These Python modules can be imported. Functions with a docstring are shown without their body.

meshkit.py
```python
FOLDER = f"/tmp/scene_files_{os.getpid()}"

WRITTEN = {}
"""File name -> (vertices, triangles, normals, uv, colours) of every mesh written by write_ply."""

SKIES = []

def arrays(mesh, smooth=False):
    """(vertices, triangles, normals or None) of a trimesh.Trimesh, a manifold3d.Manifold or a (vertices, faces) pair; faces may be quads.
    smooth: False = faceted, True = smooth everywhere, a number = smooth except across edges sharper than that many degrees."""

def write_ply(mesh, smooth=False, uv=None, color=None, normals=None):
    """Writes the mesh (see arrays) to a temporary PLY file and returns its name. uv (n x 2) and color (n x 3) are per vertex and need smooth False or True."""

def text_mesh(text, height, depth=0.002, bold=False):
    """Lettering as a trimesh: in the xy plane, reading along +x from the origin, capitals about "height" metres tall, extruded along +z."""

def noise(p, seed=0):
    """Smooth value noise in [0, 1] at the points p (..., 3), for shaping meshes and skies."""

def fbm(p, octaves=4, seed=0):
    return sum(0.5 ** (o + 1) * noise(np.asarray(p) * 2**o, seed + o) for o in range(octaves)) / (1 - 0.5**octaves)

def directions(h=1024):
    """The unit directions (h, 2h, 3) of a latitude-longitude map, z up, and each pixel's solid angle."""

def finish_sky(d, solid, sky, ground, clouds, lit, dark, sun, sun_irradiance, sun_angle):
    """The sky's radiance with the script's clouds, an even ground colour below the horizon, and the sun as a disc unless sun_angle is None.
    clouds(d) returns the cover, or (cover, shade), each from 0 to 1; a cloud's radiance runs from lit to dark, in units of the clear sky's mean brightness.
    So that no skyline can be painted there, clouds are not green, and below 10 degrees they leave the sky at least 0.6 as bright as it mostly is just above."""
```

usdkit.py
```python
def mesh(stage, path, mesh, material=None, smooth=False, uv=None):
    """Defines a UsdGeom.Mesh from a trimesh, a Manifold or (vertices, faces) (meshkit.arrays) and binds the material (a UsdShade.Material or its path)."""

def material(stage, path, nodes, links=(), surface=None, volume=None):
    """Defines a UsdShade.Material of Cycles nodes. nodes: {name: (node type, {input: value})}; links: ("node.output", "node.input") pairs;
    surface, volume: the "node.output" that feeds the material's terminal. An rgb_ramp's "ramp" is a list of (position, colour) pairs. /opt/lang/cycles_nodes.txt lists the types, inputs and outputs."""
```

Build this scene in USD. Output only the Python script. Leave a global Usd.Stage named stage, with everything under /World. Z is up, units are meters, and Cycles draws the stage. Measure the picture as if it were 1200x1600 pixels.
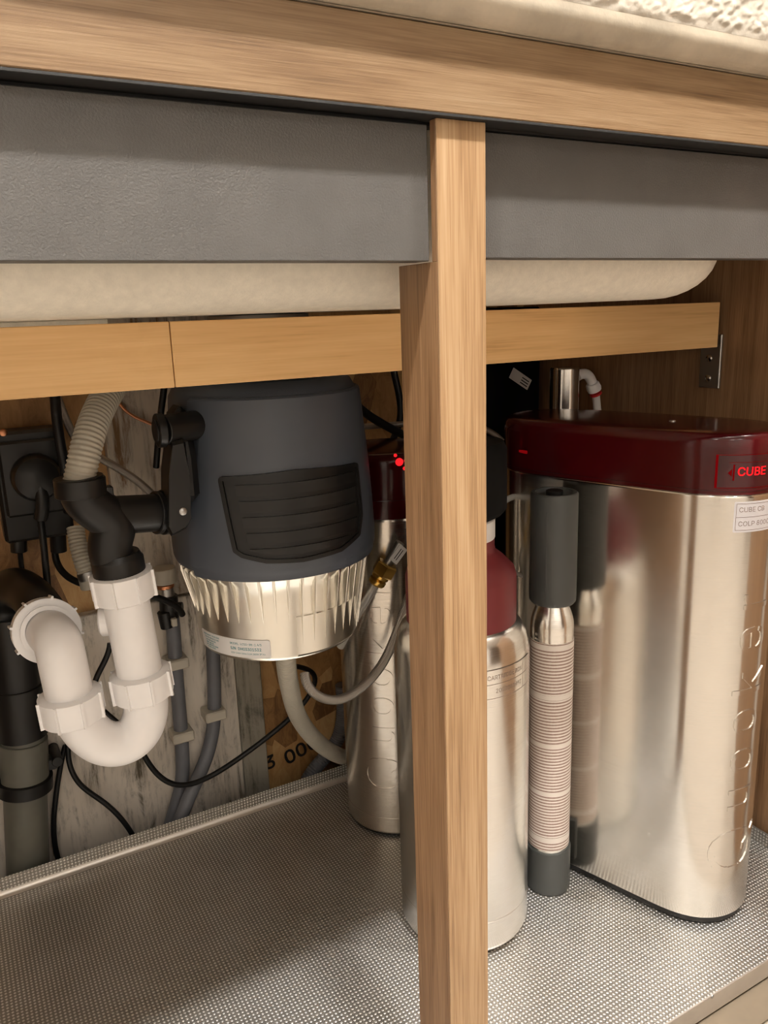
import math, random
import numpy as np, trimesh, usdkit, meshkit
import manifold3d as m3
from scipy.interpolate import CubicSpline
from shapely.geometry import Polygon, LineString, Point, box as sbox
from pxr import Usd, UsdGeom, UsdLux, UsdShade, Gf, Sdf

stage = Usd.Stage.CreateInMemory()
UsdGeom.SetStageUpAxis(stage, UsdGeom.Tokens.z)
UsdGeom.SetStageMetersPerUnit(stage, 1.0)
UsdGeom.Xform.Define(stage, '/World')
rng = random.Random(7)
PI = math.pi

# ------------------------------------------------------------------ camera
F_PX, YAW, PITCH, ROLL = 1250.0, 0.5052, 0.2432, -0.0348
EYE = np.array([0.0, 0.0, 0.742])
EXPOSURE = -0.36
fw = np.array([math.sin(YAW)*math.cos(PITCH), math.cos(YAW)*math.cos(PITCH), -math.sin(PITCH)])
r0 = np.array([math.cos(YAW), -math.sin(YAW), 0.0]); u0 = np.cross(r0, fw)
rt = r0*math.cos(ROLL)+u0*math.sin(ROLL); up = np.cross(rt, fw)
cam = UsdGeom.Camera.Define(stage, '/World/camera')
cam.CreateHorizontalApertureAttr(36.0); cam.CreateVerticalApertureAttr(48.0)
cam.CreateFocalLengthAttr(36.0*F_PX/1200); cam.CreateClippingRangeAttr(Gf.Vec2f(0.01, 100))
cam.CreateExposureAttr(EXPOSURE)
cam.AddTransformOp().Set(Gf.Matrix4d(*rt, 0, *up, 0, *(-fw), 0, *EYE, 1))


def at(u, v, y):
    """the point of the place that stands at depth y on the sight line of photograph pixel u, v (used to read positions off)"""
    d = rt*(u-600)/F_PX - up*(v-800)/F_PX + fw
    return EYE + d*((y-EYE[1])/d[1])


# ------------------------------------------------------------------ lights: ceiling spots of the kitchen, plus unseen lamps added for softer light
def lamp(name, pos, power, radius=0.035, color=(1.0, 0.972, 0.94)):
    l = UsdLux.SphereLight.Define(stage, '/World/'+name)
    l.CreateRadiusAttr(radius); l.CreateIntensityAttr(power/(4*PI*PI*radius*radius)); l.CreateColorAttr(Gf.Vec3f(*color))
    l.AddTranslateOp().Set(Gf.Vec3d(*pos))


WARM = (1.0, 0.972, 0.94)
lamp('ceiling_lamp', (0.33, -0.07, 2.24), 170.0, 0.035, WARM)
lamp('ceiling_lamp_004', (1.25, -0.07, 2.24), 122.0, 0.035, WARM)  # added beside the main lamp to thin out the post shadow
lamp('ceiling_lamp_005', (-0.59, -0.07, 2.24), 122.0, 0.035, WARM)  # added on the other side, again for a fainter post shadow
lamp('ceiling_lamp_001', (-0.6, -2.1, 2.24), 17.0, 0.06, WARM)
lamp('ceiling_lamp_002', (0.3, -1.9, 2.24), 17.0, 0.06, WARM)
lamp('ceiling_lamp_003', (-1.3, -0.9, 2.24), 10.0, 0.06, WARM)  # unseen lamp added for general room light and reflections

# ------------------------------------------------------------------ materials
LOOKS = '/World/Looks/'
UsdGeom.Scope.Define(stage, '/World/Looks')


def plain(name, color, rough=0.5, metal=0.0, bump=0.0, bscale=400, var=0.0, vscale=20, **kw):
    n = {'p': ('principled_bsdf', dict(base_color=color, roughness=rough, metallic=metal, **kw)), 'tc': ('texture_coordinate', {})}
    l = []
    if bump:
        n['bn'] = ('noise_texture', {'scale': bscale, 'detail': 4}); n['b'] = ('bump', {'strength': bump, 'distance': 0.001})
        l += [('tc.object', 'bn.vector'), ('bn.fac', 'b.height'), ('b.normal', 'p.normal')]
    if var:
        n['vn'] = ('noise_texture', {'scale': vscale, 'detail': 6, 'roughness': 0.6})
        c = np.array(color)
        n['vr'] = ('rgb_ramp', {'ramp': [(0.3, tuple(c*(1-var))), (0.7, tuple(np.minimum(1, c*(1+var))))]})
        l += [('tc.object', 'vn.vector'), ('vn.fac', 'vr.fac'), ('vr.color', 'p.base_color')]
    return usdkit.material(stage, LOOKS+name, n, l, surface='p.BSDF')


def wood(name, axis, stops, rough=0.45, ring=38.0, stretch=0.04, fine=900.0, seed=0.0, fine_amt=0.35, bump=0.25):
    """grain running along axis 0,1,2"""
    sc = [1.0, 1.0, 1.0]; sc[axis] = stretch
    sf = [1.0, 1.0, 1.0]; sf[axis] = 0.02
    n = {'tc': ('texture_coordinate', {}),
         'm': ('mapping', {'scale': tuple(sc), 'location': (seed, seed*1.7, seed*0.3)}), 'mf': ('mapping', {'scale': tuple(sf)}),
         'a': ('noise_texture', {'scale': ring, 'detail': 3, 'roughness': 0.55, 'distortion': 0.8}),
         'w': ('noise_texture', {'scale': ring*4, 'detail': 3, 'roughness': 0.6}),
         'f': ('noise_texture', {'scale': fine, 'detail': 2, 'roughness': 0.6}),
         'ab': ('mix_float', {'fac': 0.4}), 'mx': ('mix_float', {'fac': fine_amt}),
         'r': ('rgb_ramp', {'ramp': stops}), 'bm': ('bump', {'strength': bump, 'distance': 0.0004}),
         'p': ('principled_bsdf', {'roughness': rough})}
    l = [('tc.object', 'm.vector'), ('tc.object', 'mf.vector'), ('m.vector', 'a.vector'), ('m.vector', 'w.vector'), ('mf.vector', 'f.vector'),
         ('a.fac', 'ab.a'), ('w.fac', 'ab.b'), ('ab.result', 'mx.a'), ('f.fac', 'mx.b'), ('mx.result', 'r.fac'), ('r.color', 'p.base_color'),
         ('f.fac', 'bm.height'), ('bm.normal', 'p.normal')]
    return usdkit.material(stage, LOOKS+name, n, l, surface='p.BSDF')


WAL = [(0.32, (0.10, 0.050, 0.022)), (0.45, (0.20, 0.108, 0.050)), (0.55, (0.28, 0.16, 0.080)), (0.68, (0.36, 0.225, 0.12))]
OAK = [(0.32, (0.17, 0.095, 0.043)), (0.45, (0.29, 0.172, 0.083)), (0.55, (0.37, 0.235, 0.122)), (0.68, (0.44, 0.30, 0.17))]
PIN = [(0.3, (0.56, 0.31, 0.12)), (0.45, (0.74, 0.46, 0.20)), (0.6, (0.80, 0.52, 0.24)), (0.7, (0.83, 0.57, 0.28))]
M = {}
M['walnut_post_lit'] = wood('walnut_post_lit', 2, OAK, ring=55, fine=700, fine_amt=0.4)
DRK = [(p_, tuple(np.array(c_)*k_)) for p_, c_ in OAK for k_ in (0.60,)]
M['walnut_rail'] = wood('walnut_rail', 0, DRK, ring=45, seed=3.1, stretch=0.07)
M['walnut_dark'] = wood('walnut_dark', 2, [(p_, tuple(np.array(c_)*0.32)) for p_, c_ in WAL], ring=30, seed=9.0)
M['walnut_side'] = wood('walnut_side', 2, WAL, ring=40, seed=5.3)
M['pine'] = wood('pine', 0, PIN, ring=40, fine=500, fine_amt=0.3, seed=1.7, stretch=0.06, rough=0.5)
M['charcoal_laminate'] = plain('charcoal_laminate', (0.082, 0.077, 0.071), 0.43, bump=0.40, bscale=700, var=0.08, vscale=30)
M['black_trim'] = plain('black_trim', (0.012, 0.012, 0.012), 0.6)
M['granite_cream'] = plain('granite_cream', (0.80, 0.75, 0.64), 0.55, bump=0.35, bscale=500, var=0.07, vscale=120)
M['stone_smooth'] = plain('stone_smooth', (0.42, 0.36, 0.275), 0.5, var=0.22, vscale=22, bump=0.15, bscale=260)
M['stone_rough'] = plain('stone_rough', (0.46, 0.41, 0.335), 0.6, var=0.10, vscale=60, bump=0.5, bscale=180)


def brushed(name, color, rough, aniso=0.7):
    n = {'tc': ('texture_coordinate', {}), 'm': ('mapping', {'scale': (1, 1, 60)}), 'vn': ('noise_texture', {'scale': 14, 'detail': 4}), 'sm': ('noise_texture', {'scale': 18, 'detail': 5, 'roughness': 0.6}),
         'vr': ('map_range', {'from_min': 0.3, 'from_max': 0.7, 'to_min': rough*0.97, 'to_max': rough*1.03}), 'sr': ('map_range', {'from_min': 0.5, 'from_max': 0.8, 'to_min': 0.0, 'to_max': 0.02}), 'ad': ('math', {'math_type': 'add'}),
         't': ('tangent', {'direction_type': 'radial', 'axis': 'z'}), 'p': ('principled_bsdf', {'base_color': color, 'metallic': 1.0, 'anisotropic': aniso, 'anisotropic_rotation': 0.25})}
    l = [('tc.object', 'm.vector'), ('m.vector', 'vn.vector'), ('tc.object', 'sm.vector'), ('vn.fac', 'vr.value'), ('sm.fac', 'sr.value'), ('vr.result', 'ad.value1'), ('sr.result', 'ad.value2'), ('ad.value', 'p.roughness'), ('t.tangent', 'p.tangent')]
    return usdkit.material(stage, LOOKS+name, n, l, surface='p.BSDF')


M['steel'] = brushed('steel', (0.70, 0.67, 0.62), 0.18)
M['steel_dark'] = brushed('steel_dark', (0.62, 0.58, 0.52), 0.22)
M['aluminium_bottle'] = brushed('aluminium_bottle', (0.80, 0.78, 0.74), 0.22, 0.4)
M['aluminium_cast'] = plain('aluminium_cast', (0.76, 0.73, 0.66), 0.27, 1.0)
M['zinc'] = plain('zinc', (0.42, 0.41, 0.39), 0.4, 1.0)
M['brass'] = plain('brass', (0.72, 0.46, 0.12), 0.25, 1.0)
M['copper'] = plain('copper', (0.6, 0.27, 0.14), 0.35, 1.0)
M['white_pvc'] = plain('white_pvc', (0.90, 0.88, 0.87), 0.36, var=0.03, vscale=25, bump=0.05, bscale=300)
M['black_plastic'] = plain('black_plastic', (0.009, 0.0085, 0.008), 0.38, specular_ior_level=0.35)
M['black_rubber'] = plain('black_rubber', (0.007, 0.007, 0.007), 0.42, specular_ior_level=0.35)
M['black_matt'] = plain('black_matt', (0.004, 0.004, 0.004), 0.7, specular_ior_level=0.12)
M['dark_grey_plastic'] = plain('dark_grey_plastic', (0.05, 0.053, 0.05), 0.5, bump=0.1, bscale=700)
M['slate_plastic'] = plain('slate_plastic', (0.062, 0.072, 0.090), 0.42, bump=0.12, bscale=900)
M['grey_pipe'] = plain('grey_pipe', (0.14, 0.145, 0.16), 0.5, var=0.1, vscale=30)
M['soil_pipe'] = plain('soil_pipe', (0.12, 0.118, 0.095), 0.45, var=0.12, vscale=25)
M['hose_grey'] = plain('hose_grey', (0.42, 0.39, 0.32), 0.5, var=0.06, vscale=30)
M['clip_white'] = plain('clip_white', (0.5, 0.46, 0.38), 0.5)
M['label_white'] = plain('label_white', (0.74, 0.72, 0.70), 0.5)
M['label_grey'] = plain('label_grey', (0.40, 0.37, 0.36), 0.35)
M['ink'] = plain('ink', (0.05, 0.045, 0.045), 0.6)
M['ink_brown'] = plain('ink_brown', (0.16, 0.12, 0.10), 0.6)
M['ink_teal'] = plain('ink_teal', (0.06, 0.23, 0.25), 0.6)
M['marker'] = plain('marker', (0.012, 0.01, 0.01), 0.6)
M['maroon'] = plain('maroon', (0.16, 0.018, 0.022), 0.45)
M['lid_red'] = plain('lid_red', (0.045, 0.002, 0.003), 0.14, specular_ior_level=0.4)
M['lid_dark'] = plain('lid_dark', (0.03, 0.003, 0.004), 0.2)
M['clear_tube'] = plain('clear_tube', (0.75, 0.73, 0.68), 0.15, transmission_weight=0.55)
M['red_ring'] = plain('red_ring', (0.6, 0.02, 0.02), 0.4)
M['beige_board'] = plain('beige_board', (0.16, 0.125, 0.085), 0.5, var=0.05, vscale=60)
M['plaster'] = plain('plaster', (0.82, 0.80, 0.76), 0.8)
M['ceiling_paint'] = plain('ceiling_paint', (0.78, 0.75, 0.70), 0.9)
M['floor_tile'] = plain('floor_tile', (0.45, 0.40, 0.34), 0.5)
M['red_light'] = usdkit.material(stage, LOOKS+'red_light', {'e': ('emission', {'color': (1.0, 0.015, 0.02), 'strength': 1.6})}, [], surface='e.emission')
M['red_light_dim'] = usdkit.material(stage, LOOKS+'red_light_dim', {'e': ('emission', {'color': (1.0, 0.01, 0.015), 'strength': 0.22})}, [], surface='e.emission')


def tray_material(name, vertical=None):
    """aluminium sheet pressed with a fine grid of raised dots"""
    K = 2*PI/0.0092
    n = {'tc': ('texture_coordinate', {}), 's': ('separate_xyz', {}), 'sx': ('math', {'math_type': 'multiply', 'value2': K}), 'sy': ('math', {'math_type': 'multiply', 'value2': K}),
         'ax': ('math', {'math_type': 'add'}), 'ay': ('math', {'math_type': 'subtract'}),
         'cx': ('math', {'math_type': 'sine'}), 'cy': ('math', {'math_type': 'sine'}), 'pr': ('math', {'math_type': 'multiply'}),
         'h': ('map_range', {'from_min': -0.05, 'from_max': 0.75, 'to_min': 0, 'to_max': 1, 'clamp': True, 'range_type': 'smoothstep'}),
         'b': ('bump', {'strength': 0.6, 'distance': 0.0009}),
         'r': ('rgb_ramp', {'ramp': [(0, (0.36, 0.34, 0.31)), (1, (0.95, 0.93, 0.90))]}),
         'rr': ('map_range', {'from_min': 0, 'from_max': 1, 'to_min': 0.42, 'to_max': 0.34}),
         'dn': ('noise_texture', {'scale': 7, 'detail': 6, 'roughness': 0.65}), 'dr': ('rgb_ramp', {'ramp': [(0.35, (0.84, 0.82, 0.78)), (0.65, (1, 1, 1))]}),
         'mm': ('mix', {'mix_type': 'multiply', 'fac': 1.0}),
         'p': ('principled_bsdf', {'metallic': 0.85})}
    l = [('tc.object', 's.vector')]
    a, c = {'x': ('s.y', 's.z'), 'y': ('s.x', 's.z'), None: ('s.x', 's.y')}[vertical]
    l += [(a, 'sx.value1'), (c, 'sy.value1'), ('sx.value', 'ax.value1'), ('sy.value', 'ax.value2'), ('sx.value', 'ay.value1'), ('sy.value', 'ay.value2'),
          ('ax.value', 'cx.value1'), ('ay.value', 'cy.value1'), ('cx.value', 'pr.value1'), ('cy.value', 'pr.value2'), ('pr.value', 'h.value'),
          ('h.result', 'b.height'), ('b.normal', 'p.normal'), ('h.result', 'r.fac'), ('tc.object', 'dn.vector'), ('dn.fac', 'dr.fac'), ('r.color', 'mm.color1'), ('dr.color', 'mm.color2'),
          ('mm.color', 'p.base_color'), ('h.result', 'rr.value'), ('rr.result', 'p.roughness')]
    return usdkit.material(stage, LOOKS+name, n, l, surface='p.BSDF')


M['tray'] = tray_material('tray_sheet')
M['tray_back'] = tray_material('tray_back', 'y')
M['tray_side'] = tray_material('tray_side', 'x')
M['tray_plain'] = plain('tray_plain', (0.66, 0.62, 0.57), 0.4, 0.85, var=0.05, vscale=40)


def osb_material():
    n = {'tc': ('texture_coordinate', {}), 'm': ('mapping', {'scale': (1.0, 1.0, 0.45), 'rotation': (0, 0.5, 0)}),
         'v': ('voronoi_texture', {'scale': 26, 'randomness': 1.0}), 'n': ('noise_texture', {'scale': 60, 'detail': 5, 'roughness': 0.7, 'distortion': 1.5}),
         'bw': ('rgb_to_bw', {}), 'mx': ('mix_float', {'fac': 0.5}),
         'r': ('rgb_ramp', {'ramp': [(0.25, (0.16, 0.075, 0.024)), (0.42, (0.36, 0.19, 0.065)), (0.6, (0.50, 0.29, 0.11)), (0.75, (0.58, 0.38, 0.17))]}),
         'b': ('bump', {'strength': 0.4, 'distance': 0.001}), 'p': ('principled_bsdf', {'roughness': 0.6})}
    l = [('tc.object', 'm.vector'), ('m.vector', 'v.vector'), ('m.vector', 'n.vector'), ('v.color', 'bw.color'), ('bw.val', 'mx.a'), ('n.fac', 'mx.b'), ('mx.result', 'r.fac'), ('r.color', 'p.base_color'),
         ('mx.result', 'b.height'), ('b.normal', 'p.normal')]
    return usdkit.material(stage, LOOKS+'osb', n, l, surface='p.BSDF')


def whitewash_material(name, light, stain, amount):
    n = {'tc': ('texture_coordinate', {}), 'm': ('mapping', {'scale': (1.0, 1.0, 0.3)}),
         'n': ('noise_texture', {'scale': 30, 'detail': 8, 'roughness': 0.72, 'distortion': 0.6}), 'm2': ('mapping', {'scale': (1.0, 1.0, 0.05)}),
         'g': ('noise_texture', {'scale': 160, 'detail': 3}), 'mx': ('mix_float', {'fac': 0.3}),
         'r': ('rgb_ramp', {'ramp': [(amount-0.07, stain), (amount, tuple(np.array(light)*0.75)), (amount+0.06, light), (0.75, tuple(np.array(light)*1.12))]}),
         'b': ('bump', {'strength': 0.3, 'distance': 0.001}), 'p': ('principled_bsdf', {'roughness': 0.75})}
    l = [('tc.object', 'm.vector'), ('tc.object', 'm2.vector'), ('m.vector', 'n.vector'), ('m2.vector', 'g.vector'), ('n.fac', 'mx.a'), ('g.fac', 'mx.b'), ('mx.result', 'r.fac'), ('r.color', 'p.base_color'),
         ('mx.result', 'b.height'), ('b.normal', 'p.normal')]
    return usdkit.material(stage, LOOKS+name, n, l, surface='p.BSDF')


M['osb'] = osb_material()
M['whitewash'] = whitewash_material('whitewash', (0.62, 0.56, 0.48), (0.11, 0.09, 0.06), 0.445)
M['whitewash_worn'] = whitewash_material('whitewash_worn', (0.55, 0.48, 0.39), (0.20, 0.11, 0.045), 0.46)
M['strip_green'] = whitewash_material('strip_green', (0.33, 0.30, 0.24), (0.11, 0.10, 0.07), 0.44)


def braid_material():
    K = 900.0
    n = {'tc': ('texture_coordinate', {}), 'w': ('wave_texture', {'scale': 380.0, 'distortion': 1.0}), 'r': ('rgb_ramp', {'ramp': [(0.2, (0.26, 0.23, 0.20)), (0.7, (0.48, 0.44, 0.39))]}),
         'b': ('bump', {'strength': 0.5, 'distance': 0.0006}), 'p': ('principled_bsdf', {'roughness': 0.38, 'metallic': 0.8})}
    l = [('tc.object', 'w.vector'), ('w.fac', 'r.fac'), ('r.color', 'p.base_color'), ('w.fac', 'b.height'), ('b.normal', 'p.normal')]
    return usdkit.material(stage, LOOKS+'braid', n, l, surface='p.BSDF')


def print_material():
    """label of the gas bottle: close lines of tiny brown print on off-white"""
    n = {'tc': ('texture_coordinate', {}), 's': ('separate_xyz', {}), 'k': ('math', {'math_type': 'multiply', 'value2': 2*PI/0.0042}), 'si': ('math', {'math_type': 'sine'}),
         'm': ('mapping', {'scale': (1.0, 1.0, 0.25)}), 'n': ('noise_texture', {'scale': 700, 'detail': 1}), 'a': ('math', {'math_type': 'multiply_add', 'value2': 0.9, 'value3': -0.45}),
         'ad': ('math', {'math_type': 'add'}), 'k2': ('math', {'math_type': 'multiply', 'value2': 2*PI/0.066}), 's2': ('math', {'math_type': 'sine'}), 'gp': ('math', {'math_type': 'greater_than', 'value2': 0.965}),
         'gm': ('math', {'math_type': 'multiply', 'value2': 3.0}), 'su': ('math', {'math_type': 'subtract'}),
         'r': ('rgb_ramp', {'ramp': [(0.45, (0.70, 0.63, 0.57)), (0.62, (0.30, 0.20, 0.16))]}), 'mr': ('map_range', {'from_min': -1.6, 'from_max': 1.6}),
         'p': ('principled_bsdf', {'roughness': 0.4})}
    l = [('tc.object', 's.vector'), ('s.z', 'k.value1'), ('k.value', 'si.value1'), ('tc.object', 'm.vector'), ('m.vector', 'n.vector'), ('n.fac', 'a.value1'), ('si.value', 'ad.value1'), ('a.value', 'ad.value2'),
         ('s.z', 'k2.value1'), ('k2.value', 's2.value1'), ('s2.value', 'gp.value1'), ('gp.value', 'gm.value1'), ('ad.value', 'su.value1'), ('gm.value', 'su.value2'), ('su.value', 'mr.value'), ('mr.result', 'r.fac'), ('r.color', 'p.base_color')]
    return usdkit.material(stage, LOOKS+'label_print', n, l, surface='p.BSDF')


M['braid'] = braid_material()
M['label_print'] = print_material()

# ------------------------------------------------------------------ helpers
count = {}


def path_for(parent, name):
    base = str(parent.GetPath()) if parent is not None else '/World'
    k = (base, name); n = count.get(k, -1) + 1; count[k] = n
    return base + '/' + (name if n == 0 else f'{name}_{n:03d}')


def keys(p, label=None, cat=None, group=None, kind=None):
    for k, v in (('label', label), ('category', cat), ('group', group), ('kind', kind)):
        if v: p.SetCustomDataByKey(k, v)
    return p


BASE = {}
GROUPS = {'power_cable': 'black cables in the cupboard', 'braided_hose': 'braided hoses', 'corrugated_hose': 'corrugated hoses', 'supply_pipe': 'grey supply pipes', 'clear_tube': 'clear tubes'}


def thing(name, label, cat, loc=(0, 0, 0), group=None):
    x = UsdGeom.Xform.Define(stage, path_for(None, name)); x.AddTranslateOp().Set(Gf.Vec3d(*map(float, loc)))
    BASE[str(x.GetPath())] = np.array(loc, float)
    return keys(x.GetPrim(), label, cat, group or GROUPS.get(name))


def base_of(p):
    s = str(p.GetPath())
    return next((BASE[k] for k in BASE if s == k or s.startswith(k+'/')), np.zeros(3))


def part(name, parent, mesh, mat, smooth=35, label=None):
    """a mesh modelled in world coordinates, made a child of parent"""
    v, f, n = meshkit.arrays(mesh, smooth)
    t = trimesh.Trimesh(v - base_of(parent), f, process=False)
    m = usdkit.mesh(stage, path_for(parent, name), t, M[mat])
    if n is not None:
        m.CreateNormalsAttr(usdkit.Vt.Vec3fArray.FromNumpy(n.astype(np.float32))); m.SetNormalsInterpolation('vertex')
    if label: keys(m.GetPrim(), label)
    return m.GetPrim()


def single(name, mesh, mat, label, cat, smooth=35, group=None):
    m = usdkit.mesh(stage, path_for(None, name), mesh, M[mat], smooth=smooth)
    return keys(m.GetPrim(), label, cat, group)


def struct(name, mesh, mat, smooth=35):
    return keys(usdkit.mesh(stage, path_for(None, name), mesh, M[mat], smooth=smooth).GetPrim(), kind='structure')


def box(x0, x1, y0, y1, z0, z1, b=0.001):
    b = min(b, (x1-x0)/2.01, (y1-y0)/2.01, (z1-z0)/2.01)
    pts = []
    for X in ((x0, b), (x1, -b)):
        for Y in ((y0, b), (y1, -b)):
            for Z in ((z0, b), (z1, -b)):
                pts += [(X[0], Y[0]+Y[1], Z[0]+Z[1]), (X[0]+X[1], Y[0], Z[0]+Z[1]), (X[0]+X[1], Y[0]+Y[1], Z[0])]
    return trimesh.convex.convex_hull(np.array(pts))


def cat(*ms):
    return trimesh.util.concatenate([m for m in ms])


def loft(rings, cap=True):
    rings = [np.asarray(r, float) for r in rings]
    n = len(rings[0]); v = np.vstack(rings); f = []
    i = np.arange(n); j = (i+1) % n
    for k in range(len(rings)-1):
        a, b = k*n, (k+1)*n
        f.append(np.stack([a+i, a+j, b+j], 1)); f.append(np.stack([a+i, b+j, b+i], 1))
    if cap:
        c0, c1 = len(v), len(v)+1
        v = np.vstack([v, rings[0].mean(0), rings[-1].mean(0)])
        a = (len(rings)-1)*n
        f.append(np.stack([np.full(n, c0), j, i], 1)); f.append(np.stack([np.full(n, c1), a+i, a+j], 1))
    m = trimesh.Trimesh(v, np.vstack(f), process=False)
    if cap and m.volume < 0: m.invert()
    return m


def frame(d):
    d = np.asarray(d, float); d = d/np.linalg.norm(d)
    a = np.array([0, 0, 1.0]) if abs(d[2]) < 0.9 else np.array([1.0, 0, 0])
    u = np.cross(a, d); u /= np.linalg.norm(u)
    return u, np.cross(d, u), d


def lathe(profile, p0=(0, 0, 0), axis=(0, 0, 1), n=48):
    """profile: (radius, distance along the axis from p0)"""
    u, w, d = frame(axis); t = np.linspace(0, 2*PI, n, endpoint=False); p0 = np.asarray(p0, float)
    return loft([p0 + d*h + np.outer(np.cos(t)*max(r, 1e-5), u) + np.outer(np.sin(t)*max(r, 1e-5), w) for r, h in profile])


def hollow(profile_out, r_in, p0, axis, n=48):
    """ring: outer profile with a bore of radius r_in"""
    h0, h1 = profile_out[0][1], profile_out[-1][1]
    u, w, d = frame(axis); t = np.linspace(0, 2*PI, n, endpoint=False); p0 = np.asarray(p0, float)
    prof = list(profile_out) + [(r_in, h1), (r_in, h0), profile_out[0]]
    m = loft([p0 + d*h + np.outer(np.cos(t)*r, u) + np.outer(np.sin(t)*r, w) for r, h in prof], cap=False)
    m.merge_vertices()
    if m.volume < 0: m.invert()
    return m


def spline(pts, n=60):
    p = np.asarray(pts, float)
    if len(p) == 2: return np.linspace(p[0], p[1], n)
    s = np.concatenate([[0], np.cumsum(np.linalg.norm(np.diff(p, axis=0), axis=1)**0.7)])
    q = CubicSpline(s, p)(np.linspace(0, s[-1], n*6))
    L = np.concatenate([[0], np.cumsum(np.linalg.norm(np.diff(q, axis=0), axis=1))])
    return np.stack([np.interp(np.linspace(0, L[-1], n), L, q[:, k]) for k in range(3)], 1)


def tube(pts, r, n=60, sides=14, radii=None, raw=False):
    p = np.asarray(pts, float) if raw else spline(pts, n)
    t = np.gradient(p, axis=0); t /= np.linalg.norm(t, axis=1)[:, None]
    u = frame(t[0])[0]; th = np.linspace(0, 2*PI, sides, endpoint=False); rings = []
    for k in range(len(p)):
        u = u - t[k]*(u@t[k]); u /= np.linalg.norm(u); w = np.cross(t[k], u)
        rr = r if radii is None else radii[k]
        rings.append(p[k] + np.outer(np.cos(th)*rr, u) + np.outer(np.sin(th)*rr, w))
    return loft(rings)


def corrugated(pts, r, pitch=0.0045, depth=0.0011, sides=24):
    p = spline(pts, 200); L = np.linalg.norm(np.diff(p, axis=0), axis=1).sum()
    n = max(12, int(L/pitch)*6); p = spline(pts, n); s = np.linspace(0, L, n)
    k = np.cos(2*PI*s/pitch)
    return tube(p, r, raw=True, sides=sides, radii=r - depth*0.5 + depth*0.5*np.sign(k)*np.abs(k)**0.6)


def cyl(p0, p1, r, n=24, b=0.0008):
    p0, p1 = np.asarray(p0, float), np.asarray(p1, float); L = np.linalg.norm(p1-p0); b = min(b, r/2, L/3)
    return lathe([(r-b, 0), (r, b), (r, L-b), (r-b, L)], p0, p1-p0, n)


def extrude(poly, h, z0=0.0):
    m = trimesh.creation.extrude_polygon(poly, h, engine='earcut'); m.apply_translation((0, 0, z0)); return m


def place(m, o, xd, yd):
    """put a mesh built in the xy plane (thickness along z) at o with its x and y along xd and yd"""
    xd = np.asarray(xd, float)/np.linalg.norm(xd); yd = np.asarray(yd, float); yd = yd - xd*(xd@yd); yd /= np.linalg.norm(yd)
    T = np.eye(4); T[:3, 0], T[:3, 1], T[:3, 2], T[:3, 3] = xd, yd, np.cross(xd, yd), o
    m = m.copy(); m.apply_transform(T); return m


def wrap(m, c, R, phi0, z0, edge=0.004):
    """bend a mesh built in the xy plane round a vertical cylinder: x runs to the right as seen from outside, y up, z out. R may be a function of height"""
    m = m.copy()
    if edge: 
        v, f = trimesh.remesh.subdivide_to_size(m.vertices, m.faces, edge, max_iter=8); m = trimesh.Trimesh(v, f, process=False); m.merge_vertices()
    v = np.array(m.vertices); Z = z0+v[:, 1]; r = np.array([R(z) for z in Z]) if callable(R) else np.full(len(v), R)
    ph = phi0 + v[:, 0]/r.mean()
    m.vertices = np.stack([c[0]+(r+v[:, 2])*np.cos(ph), c[1]+(r+v[:, 2])*np.sin(ph), Z], 1)
    return m


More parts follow.
